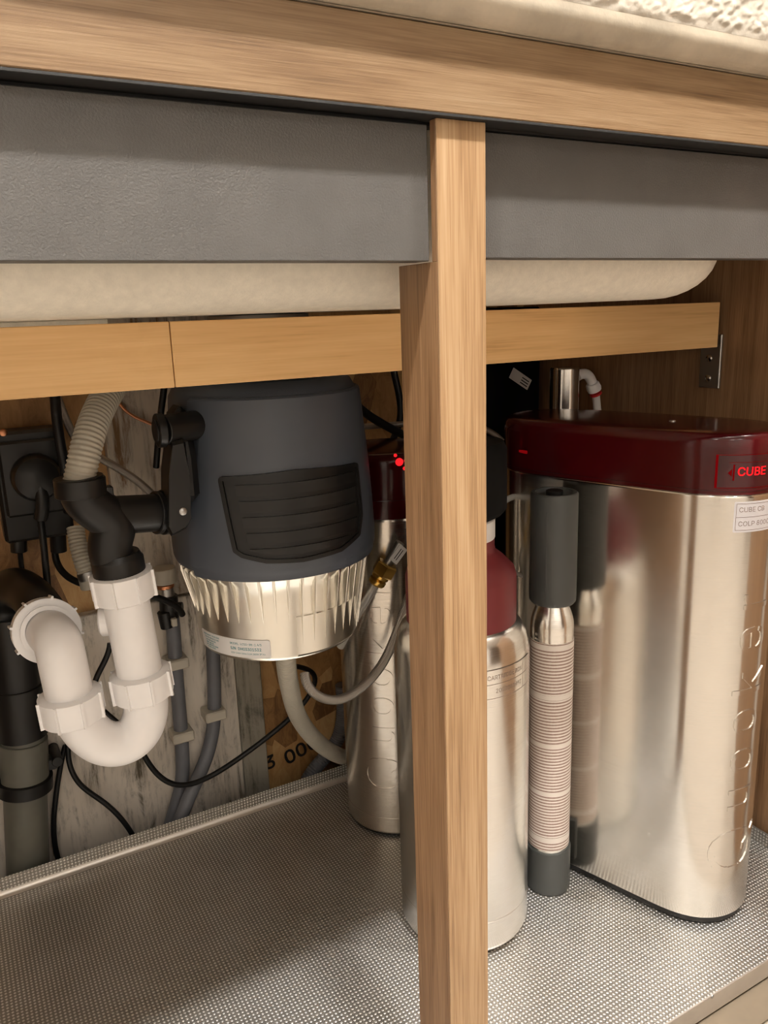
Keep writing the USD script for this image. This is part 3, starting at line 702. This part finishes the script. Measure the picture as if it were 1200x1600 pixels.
# braided supply hoses
cable('braided_hose', 'steel braided hose running down to the right behind the black fitting', [(80, 600, 1.14), (100, 648, 1.135), (122, 690, 1.13), (150, 712, 1.11), (195, 738, 1.10), (230, 765, 1.10), (262, 800, 1.10)], 0.0055, 'braid', 'hose')
cable('braided_hose', 'thin steel braided hose crossing level behind the disposer shoulder', [(520, 676, 1.08), (555, 668, 1.08), (595, 665, 1.08), (640, 662, 1.08), (700, 662, 1.06), (750, 668, 1.04), (785, 690, 1.02)], 0.0048, 'braid', 'hose')
cable('thin_wire', 'thin reddish brown wire on the boards above the braided hose', [(185, 628, 1.145), (205, 648, 1.143), (235, 662, 1.143), (262, 674, 1.143)], 0.0022, 'copper', 'wire')
bh = thing('braided_hose', 'grey flexible hose looping from under the finned base up to the brass connector', 'hose', at(530, 1095, 0.87))
pp = [at(*q) for q in ((476, 1052, 0.875), (484, 1075, 0.865), (503, 1090, 0.86), (530, 1093, 0.855), (562, 1076, 0.85), (592, 1045, 0.845), (612, 1008, 0.84), (628, 965, 0.835), (640, 930, 0.835))]
part('hose_tube', bh, tube(pp, 0.0062, 70, 12), 'braid', 60)
pp2 = [at(*q) for q in ((532, 1010, 0.93), (545, 985, 0.915), (562, 955, 0.90), (580, 925, 0.885), (592, 905, 0.878))]
bh2 = thing('braided_hose', 'clear grey hose rising behind the disposer into the brass connector', 'hose', pp2[0])
part('hose_tube', bh2, tube(pp2, 0.0055, 40, 12), 'clear_tube', 60)
bc0, bc1 = at(590, 908, 0.877), at(612, 870, 0.868); bd = bc1-bc0
bc = thing('brass_connector', 'brass hose connector in front of the rear steel tank', 'pipe connector', bc0)
part('hex_nut', bc, lathe([(0.0135, 0.010), (0.0155, 0.012), (0.0155, 0.026), (0.0135, 0.028)], bc0, bd, 6), 'brass', 10)
part('ferrule', bc, lathe([(0.0100, -0.005), (0.0115, -0.003), (0.0115, 0.002), (0.0095, 0.0035), (0.0118, 0.006), (0.0118, 0.011)], bc0, bd, 24), 'brass')
part('tail', bc, cyl(bc0+bd/np.linalg.norm(bd)*0.02, bc1+bd*0.6, 0.0062), 'zinc')
tg = thing('cable_tag', 'small white tag on the hose beside the brass connector', 'tag', at(622, 865, 0.862))
part('tag_card', tg, place(extrude(rrect(-0.012, 0.012, -0.007, 0.007, 0.001), 0.0012), at(622, 866, 0.857), (0.75, 0, 0.75), (-0.5, 0, 0.9)), 'label_white', 20)
part('printed_line', tg, place(cat(extrude(sbox(-0.008, 0.001, 0.008, 0.0022), 0.0002, 0.0011), extrude(sbox(-0.008, -0.0025, 0.008, -0.0013), 0.0002, 0.0011)), at(622, 866, 0.857), (0.75, 0, 0.75), (-0.5, 0, 0.9)), 'ink', False)

# hoses under the disposer
gh = thing('corrugated_hose', 'cream corrugated hose curving from under the finned base to the tray back', 'hose', at(535, 1190, 1.09))
part('hose_tube', gh, corrugated([at(446, 1012, 0.87), at(448, 1045, 0.885), at(453, 1075, 0.915), at(462, 1110, 0.97), at(483, 1145, 1.02), at(510, 1170, 1.05), at(540, 1184, 1.085), at(575, 1190, 1.11)], 0.0128, 0.0042, 0.0008), 'hose_grey', 50)
gh2 = thing('corrugated_hose', 'grey corrugated hose on the wall behind the cream one', 'hose', at(490, 1215, 1.14))
part('hose_tube', gh2, corrugated([at(535, 1070, 1.14), at(536, 1120, 1.14), at(525, 1160, 1.14), at(497, 1195, 1.14), at(475, 1240, 1.14)], 0.0125, 0.0042, 0.001), 'grey_pipe', 50)
# second hose behind the fitting with its clip
gh3 = thing('corrugated_hose', 'short pale corrugated hose end with a hose clip behind the black fitting', 'hose', at(140, 910, 1.06))
part('hose_tube', gh3, corrugated([at(118, 825, 1.08), at(122, 850, 1.07), at(130, 880, 1.06), at(139, 905, 1.055)], 0.0115, 0.0045, 0.0009), 'hose_grey', 50)
part('hose_clip', gh3, hollow([(0.0130, 0), (0.0135, 0.001), (0.0135, 0.010), (0.013, 0.011)], 0.0116, at(136, 893, 1.057), at(139, 905, 1.055)-at(130, 880, 1.06)), 'zinc')
part('hose_tail', gh3, cyl(at(137, 898, 1.056), at(142, 918, 1.055), 0.0128), 'hose_grey')

# grey plastic supply pipes with clips and a black valve
gp = thing('supply_pipe', 'grey plastic supply pipe with a black valve left of the finned base', 'pipe', at(280, 1260, 1.135))
part('pipe_run', gp, tube([at(268, 960, 1.13), at(272, 1000, 1.132), at(276, 1060, 1.135), at(281, 1120, 1.135), at(285, 1180, 1.135), at(284, 1220, 1.132), at(272, 1270, 1.128), at(255, 1330, 1.125)], 0.0106, 60, 20), 'grey_pipe', 60)
part('valve_body', gp, cat(cyl(at(263, 930, 1.12), at(265, 965, 1.12), 0.0135), cyl(at(256, 955, 1.115), at(262, 980, 1.115), 0.010), cyl(at(285, 950, 1.11), at(262, 950, 1.12), 0.009)), 'black_plastic', label='black stop valve')
part('valve_fitting', gp, cyl(at(258, 905, 1.12), at(262, 932, 1.12), 0.0105, 24), 'zinc')
part('copper_ring', gp, cyl(at(258, 912, 1.118), at(259, 918, 1.118), 0.0125, 24), 'copper')
part('valve_cap', gp, cat(cyl(at(255, 887, 1.12), at(258, 910, 1.12), 0.017, 24)), 'clip_white')
part('valve_pin', gp, box(*(lambda q: (q[0]-0.004, q[0]+0.004, q[1]-0.004, q[1]+0.004, q[2]-0.006, q[2]+0.006))(at(272, 972, 1.10)), 0.001), 'clip_white')
gp2 = thing('supply_pipe', 'grey plastic supply pipe directly under the finned base', 'pipe', at(300, 1260, 1.13))
part('pipe_run', gp2, tube([at(333, 1010, 1.135), at(334, 1050, 1.135), at(335, 1100, 1.135), at(331, 1150, 1.135), at(318, 1195, 1.122), at(300, 1235, 1.105), at(282, 1280, 1.095), at(268, 1330, 1.09)], 0.0106, 60, 20), 'grey_pipe', 60)
for u, v, P_, lab_ in ((274, 1033, gp, None), (283, 1146, gp, None), (333, 1113, gp2, None)):
    q = at(u, v, 1.135)
    part('pipe_clip', P_, box(q[0]-0.0165, q[0]+0.0165, 1.117, 1.149, q[2]-0.008, q[2]+0.008, 0.002), 'clip_white')

# ================================================================== boiler tank (rear)
BC, BR = (0.533, 0.955), 0.075
bt = thing('boiler_tank', 'round steel tank with dark red lid behind the post', 'water tank', (BC[0], BC[1], 0))
part('body', bt, lathe([(0.070, 0.004), (0.0735, 0.005), (BR, 0.009), (BR, 0.474), (0.0735, 0.478)], (BC[0], BC[1], 0), n=96), 'steel_dark', 40)
part('foot', bt, lathe([(0.070, 0.0002), (0.0715, 0.0012), (0.0715, 0.0044)], (BC[0], BC[1], 0), n=64), 'black_plastic')
part('seam', bt, hollow([(BR+0.0003, 0), (BR+0.0004, 0.0004), (BR+0.0003, 0.0008)], BR-0.001, (BC[0], BC[1], 0.030), (0, 0, 1), 96), 'steel')
part('lid', bt, lathe([(0.0755, 0.4785), (0.0765, 0.480), (0.0765, 0.545), (0.0755, 0.556), (0.071, 0.563), (0.060, 0.566)], (BC[0], BC[1], 0), n=96), 'lid_red', 50)
part('lid_seam', bt, hollow([(0.0768, 0), (0.0770, 0.0006), (0.0768, 0.0012)], 0.075, (BC[0], BC[1], 0.5035), (0, 0, 1), 96), 'lid_dark')
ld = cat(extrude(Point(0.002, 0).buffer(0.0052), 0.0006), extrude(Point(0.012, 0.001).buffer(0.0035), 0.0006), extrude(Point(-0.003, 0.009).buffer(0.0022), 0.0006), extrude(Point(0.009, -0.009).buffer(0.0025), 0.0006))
part('red_glow', bt, wrap(ld, BC, 0.0765, math.radians(-107), 0.555-0.0, 0.004), 'red_light', False, 'glowing red indicator')


def emboss(parent, c, R_, phi, chars, mat, depth=0.0011):
    for s, h, z in chars:
        m = meshkit.text_mesh(s, h, 0.0011, False); b = m.bounds
        sh = m.copy(); sh.apply_translation((-(b[0][0]+b[1][0])/2, -(b[0][1]+b[1][1])/2, 0))
        v = np.array(sh.vertices); v = np.stack([-v[:, 1], v[:, 0], np.where(v[:, 2] > 0.0005, depth, -0.0004)], 1); sh.vertices = v
        part('embossed_letter', parent, wrap(sh, c, R_, phi, z, 0.004), mat, 50)


emboss(bt, BC, BR, math.radians(-131), [('Q', 0.062, 0.100), ('u', 0.043, 0.163), ('o', 0.043, 0.207), ('o', 0.043, 0.251), ('k', 0.043, 0.297), ('e', 0.043, 0.342), ('r', 0.043, 0.380)], 'steel_dark')
part('print_plate', bt, wrap(cat(*[(lambda t: (t.apply_translation(o), t)[1])(text(s, 0.0045, 0.0002)) for s, o in (('PRO3', (0, 0.008, 0)), ('VAQ E', (0, 0, 0)))]), BC, BR, math.radians(-112), 0.452, 0.004), 'ink', False)

# ================================================================== steel bottle in front
FC, FR = (0.4925, 0.716), 0.0785
fb = thing('filter_bottle', 'tall steel bottle with maroon cap standing directly behind the post', 'steel bottle', (FC[0], FC[1], 0))
prof = [(0.066, 0.0003), (0.071, 0.002), (0.0755, 0.007), (FR, 0.014), (FR, 0.365), (0.0762, 0.376), (0.0735, 0.387), (0.0685, 0.396), (0.061, 0.402), (0.052, 0.4045), (0.048, 0.405)]
part('body', fb, lathe(prof, (FC[0], FC[1], 0), n=96), 'aluminium_bottle', 50)
part('seam', fb, hollow([(FR+0.0002, 0), (FR+0.0004, 0.0006), (FR+0.0002, 0.0012)], FR-0.001, (FC[0], FC[1], 0.048), (0, 0, 1), 96), 'aluminium_bottle')
part('shoulder_cap', fb, lathe([(0.0610, 0.398), (0.0630, 0.399), (0.0630, 0.452), (0.0605, 0.461), (0.049, 0.473), (0.040, 0.480), (0.0385, 0.486), (0.0385, 0.4955)], (FC[0], FC[1], 0), n=72), 'maroon', 50)
part('collar_ring', fb, lathe([(0.0385, 0.4955), (0.0392, 0.497), (0.0392, 0.517), (0.038, 0.5185)], (FC[0], FC[1], 0), n=64), 'label_white', label='white ring above the maroon cap')
part('black_head', fb, lathe([(0.036, 0.5185), (0.046, 0.523), (0.052, 0.530), (0.052, 0.596), (0.048, 0.604), (0.03, 0.606)], (FC[0], FC[1], 0), n=64), 'black_matt', 50, 'black connector head')
part('side_mark', fb, wrap(extrude(rrect(-0.008, 0.008, 0, 0.032, 0.003), 0.0008), FC, FR, math.radians(-157), 0.118, 0.004), 'maroon', 30, 'small red mark low on the side')
fl_ = part('label', fb, wrap(extrude(rrect(-0.050, 0.034, 0, 0.034, 0.001), 0.0002), FC, FR, math.radians(-78), 0.333, 0.004), 'aluminium_bottle', 30, 'printed label')
tx = []
for s, h, x, y in (('CARTRIDGE BOX', 0.0050, -0.040, 0.0222), ('2008000992', 0.0050, -0.030, 0.0062)):
    t = text(s, h, 0.0001); 
    sc = 0.9; t.apply_scale((sc, 1, 1)); t.apply_translation((x+0.004, y, 0.0002)); tx.append(t)
for y in (0.0, 0.0165, 0.0333):
    tx.append(extrude(sbox(-0.050, y, 0.034, y+0.0006), 0.0001, 0.0002))
tx.append(extrude(sbox(0.0165, 0, 0.0171, 0.034), 0.0001, 0.0002))
part('printed_text', fl_, wrap(cat(*tx), FC, FR, math.radians(-78), 0.333, 0.004), 'ink_brown', False)

# ================================================================== gas cylinder
GC, GR = (0.618, 0.703), 0.0278
gc = thing('gas_cylinder', 'slim gas cylinder with grey sleeve and printed label in a dark holder', 'gas cylinder', (GC[0], GC[1], 0))
ct = (GC[0], GC[1], 0)
gb = [(0.0255, 0.058), (0.0262, 0.06), (0.0262, 0.352), (0.0262, 0.366), (0.0256, 0.373), (0.0238, 0.381), (0.0208, 0.389), (0.0180, 0.395), (0.0165, 0.404)]
part('bottle', gc, lathe(gb, ct, n=64), 'aluminium_bottle', 50)
part('label_wrap', gc, hollow([(0.0266, 0), (0.0268, 0.0005), (0.0268, 0.2845), (0.0266, 0.285)], 0.0261, (GC[0], GC[1], 0.066), (0, 0, 1), 64), 'label_print', label='label densely printed with small lines')
st = []
for k, s in enumerate(('DOT-3AL1800', 'M4002', 'TC-3ALM124', 'CO2 0.425KG')):
    t = text(s, 0.0034, 0.0003); t.apply_translation((-0.026+0.015*(k % 2), 0.0055*(k//2)+0.0004*k, 0)); st.append(t)
part('stamped_text', gc, wrap(cat(*st), GC, 0.0261, math.radians(-125), 0.3525, 0.004), 'aluminium_bottle', False)
part('sleeve', gc, lathe([(0.0255, 0.397), (0.0278, 0.400), (0.0280, 0.405), (0.0278, 0.531), (0.0262, 0.533), (0.0225, 0.533), (0.021, 0.528)], ct, n=64), 'dark_grey_plastic', 40, 'dark grey sleeve over the valve')
part('sleeve_seam', gc, wrap(extrude(sbox(0, 0, 0.0012, 0.11), 0.0006), GC, 0.0277, math.radians(-150), 0.405, 0.004), 'dark_grey_plastic', 20)
part('valve_top', gc, lathe([(0.010, 0.528), (0.010, 0.534), (0.008, 0.535)], ct, n=32), 'black_plastic')
part('holder', gc, lathe([(0.0275, 0.0003), (0.0285, 0.0018), (0.0288, 0.060), (0.0280, 0.062), (0.0268, 0.062)], ct, n=64), 'dark_grey_plastic', 40, 'dark grey holder cup')
hb = np.array([0.646, 0.713])
part('holder_bracket', gc, cat(box(0.640, 0.651, 0.697, 0.712, 0.014, 0.076, 0.002)), 'dark_grey_plastic')

# ================================================================== chiller tank (right)
c1 = np.array([0.766, 0.598]); axd = np.array([-0.313, 0.950]); c2 = c1+axd/np.linalg.norm(axd)*0.206; SR = 0.0676
LS = LineString([c1, c2])


def stad(r, z, n=192):
    p = LS.buffer(r+0.0027, quad_segs=24).exterior; L = p.length
    q = np.array([p.interpolate(t*L).coords[0] for t in np.linspace(0, 1, n, endpoint=False)])
    s = 0.019/(L/n); w = np.exp(-0.5*(np.arange(-40, 41)/s)**2); w /= w.sum()
    q = np.stack([np.convolve(np.concatenate([q[-40:, k], q[:, k], q[:40, k]]), w, 'valid') for k in (0, 1)], 1)
    return np.column_stack([q, np.full(n, z)])


ck = thing('chiller_tank', 'large oblong steel tank with dark red display lid at the right', 'water tank', (c1[0], c1[1], 0))
part('foot', ck, loft([stad(SR-0.006, 0.0003), stad(SR-0.004, 0.002), stad(SR-0.004, 0.011)]), 'black_plastic')
part('body', ck, loft([stad(SR-0.005, 0.0105), stad(SR-0.0012, 0.0110), stad(SR, 0.0125), stad(SR, 0.538), stad(SR-0.0015, 0.5405)]), 'steel', 40)
part('lid', ck, loft([stad(SR-0.0015, 0.5405), stad(SR+0.0006, 0.542), stad(SR+0.0006, 0.592), stad(SR+0.0003, 0.600), stad(SR-0.0025, 0.6055), stad(SR-0.007, 0.6075), stad(SR-0.025, 0.6085)]), 'lid_red', 50, 'glossy dark red translucent-looking lid')
part('lid_seam', ck, loft([stad(SR+0.0004, 0.5455), stad(SR+0.0011, 0.5458), stad(SR+0.0011, 0.5465), stad(SR+0.0004, 0.5468)]), 'lid_dark')
sp = at(1085, 660, 0.0)
part('lid_button', ck, lathe([(0.004, 0), (0.0036, 0.0012), (0.001, 0.0016)], (0.747, 0.648, 0.6083), (0, 0, 1), 20), 'zinc')
LR = SR+0.0006
pd = math.radians(-118)
dp = part('display_panel', ck, wrap(extrude(rrect(-0.030, 0.042, 0, 0.036, 0.002), 0.0004), c1, LR, pd, 0.5495, 0.004), 'lid_dark', 30, 'dark display window')
ol = rrect(-0.030, 0.042, 0, 0.036, 0.002)
part('display_frame', dp, wrap(cat(extrude(ol.difference(ol.buffer(-0.0006)), 0.0003, 0.0003), extrude(sbox(-0.0165, 0.0275, 0.042, 0.0279), 0.0002, 0.0004), extrude(sbox(-0.030, 0.0, -0.0275, 0.036), 0.0003, 0.0003)), c1, LR, pd, 0.5495, 0.004), 'red_light_dim', False)
tt = text('CUBE', 0.0088, 0.0003, True); tt.apply_translation((-0.0085, 0.0136, 0.0004))
flame = Polygon([(0.031, 0.011), (0.030, 0.016), (0.033, 0.024), (0.034, 0.019), (0.036, 0.0215), (0.037, 0.015), (0.036, 0.0115)])
arrow = Polygon([(-0.0175, 0.0165), (-0.0135, 0.021), (-0.0135, 0.0125)])
bars = [sbox(-0.0125, 0.0085, -0.0108, 0.0255)]
part('display_text', dp, wrap(cat(tt, extrude(flame, 0.0003, 0.0004)), c1, LR, pd, 0.5495, 0.004), 'red_light', False, 'glowing red display text')
part('display_mark', dp, wrap(cat(extrude(arrow, 0.0003, 0.0004), *[extrude(b_, 0.0003, 0.0004) for b_ in bars]), c1, LR, pd, 0.5495, 0.004), 'red_light_dim', False)
st_ = part('sticker', ck, wrap(extrude(rrect(0, 0.054, 0, 0.034, 0.0015), 0.0002), c1, SR, math.radians(-125), 0.5005, 0.004), 'label_grey', 30, 'grey sticker below the lid')
tx = []
for s, h, x, y in (('CUBE CB', 0.0052, 0.005, 0.0225), ('COLP 80000', 0.0052, 0.005, 0.0070)):
    t = text(s, h, 0.0001); t.apply_translation((x, y, 0.0002)); tx.append(t)
fr = rrect(0.0022, 0.0518, 0.0022, 0.0318, 0.0006)
tx.append(extrude(fr.difference(fr.buffer(-0.0005)), 0.0001, 0.0002)); tx.append(extrude(sbox(0.0022, 0.0165, 0.0518, 0.017), 0.0001, 0.0002))
part('printed_text', st_, wrap(cat(*tx), c1, SR, math.radians(-125), 0.5005, 0.004), 'ink_brown', False)
emboss(ck, c1, SR, math.radians(-95), [('Q', 0.066, 0.102), ('u', 0.045, 0.172), ('o', 0.045, 0.222), ('o', 0.045, 0.272), ('k', 0.045, 0.322), ('e', 0.045, 0.374), ('r', 0.045, 0.420)], 'steel')
qx = at(835, 707, 0.70)
part('red_glow', ck, box(c2[0]-SR-0.0008, c2[0]-SR+0.002, c2[1]-0.02, c2[1]-0.005, 0.566, 0.570, 0.0005), 'red_light_dim', label='faint red reflection painted as a glow on the side of the lid')  # emissive patch stands in for a red light mirrored in the lid

# clear tube looping between gas cylinder and chiller
lt = thing('clear_tube', 'clear plastic tube looping out to the right of the gas cylinder', 'tube', at(905, 1110, 0.735))
part('tube_run', lt, tube([at(872, 930, 0.735), at(888, 945, 0.728), (at(908, 985, 0.715)), at(924, 1030, 0.708), at(928, 1065, 0.708), at(917, 1095, 0.715), at(900, 1112, 0.728), at(885, 1120, 0.738)], 0.0042, 50, 12), 'clear_tube', 60)
lt2 = thing('clear_tube', 'clear plastic tube arching left from the grey sleeve to the black head', 'tube', at(772, 800, 0.79))
part('tube_run', lt2, tube([at(770, 808, 0.77), at(782, 789, 0.79), at(800, 777, 0.80), at(825, 774, 0.80), at(850, 785, 0.80)], 0.0040, 40, 12), 'clear_tube', 60)
lt3 = thing('clear_tube', 'thin clear tube low between the maroon cap and the grey sleeve', 'tube', at(800, 893, 0.79))
part('tube_run', lt3, tube([at(770, 870, 0.80), at(785, 880, 0.80), at(800, 892, 0.79), at(822, 902, 0.78), at(845, 920, 0.77)], 0.0028, 40, 12), 'clear_tube', 60)

# canister and white elbow behind the chiller
kx = at(882, 600, 0.945)
cn = thing('steel_canister', 'slim steel canister rising behind the red lid of the big tank', 'canister', (kx[0], kx[1], 0))
part('body', cn, lathe([(0.020, 0.0003), (0.0222, 0.002), (0.0222, 0.650), (0.0205, 0.653), (0.010, 0.654)], (kx[0], kx[1], 0), n=48), 'steel', 40)
el = thing('tube_elbow', 'white push-fit elbow with red ring on the slim canister', 'pipe fitting', at(925, 600, 0.945))
e0, e1, e2, e3 = at(902, 588, 0.94), at(918, 586, 0.94), at(927, 604, 0.94), at(932, 618, 0.94)
part('elbow_body', el, cat(tube([e0, at(911, 584, 0.94), e1, at(924, 595, 0.94), e2], 0.0078, 30, 20), lathe([(0.0085, 0), (0.0105, 0.002), (0.0115, 0.010), (0.0105, 0.014)], e2-(e3-e2)*0.4, e3-e2, 28)), 'white_pvc', 50)
part('locking_ring', el, cyl(at(930.5, 614, 0.94), at(931.5, 617, 0.94), 0.0095, 28), 'red_ring', label='red locking ring')
part('tube_end', el, cyl(at(931, 616, 0.94), at(935, 660, 0.94), 0.0062, 24), 'label_white')
ab = thing('corner_shade_box', 'black box behind the post enlarged to darken the shaded corner with a tilted white label', 'shade box', (0.81, 1.148, 0.30))
part('box_body', ab, box(0.715, 0.918, 1.085, 1.148, 0.30, 0.745, 0.004), 'black_matt')  # box added and lengthened to stand in for shade on the wall
td = (0.83, 0, -0.50)
part('label', ab, place(extrude(rrect(-0.023, 0.023, -0.0095, 0.0095, 0.001), 0.0006), at(813, 592, 1.0848), td, (0.5, 0, 0.83)), 'label_white', 20, 'tilted white label')
part('printed_line', ab, place(cat(*[extrude(sbox(0.002, -0.006+0.0045*k, 0.019, -0.0042+0.0045*k), 0.0002, 0.0006) for k in range(3)]), at(813, 592, 1.0848), td, (0.5, 0, 0.83)), 'ink', False)
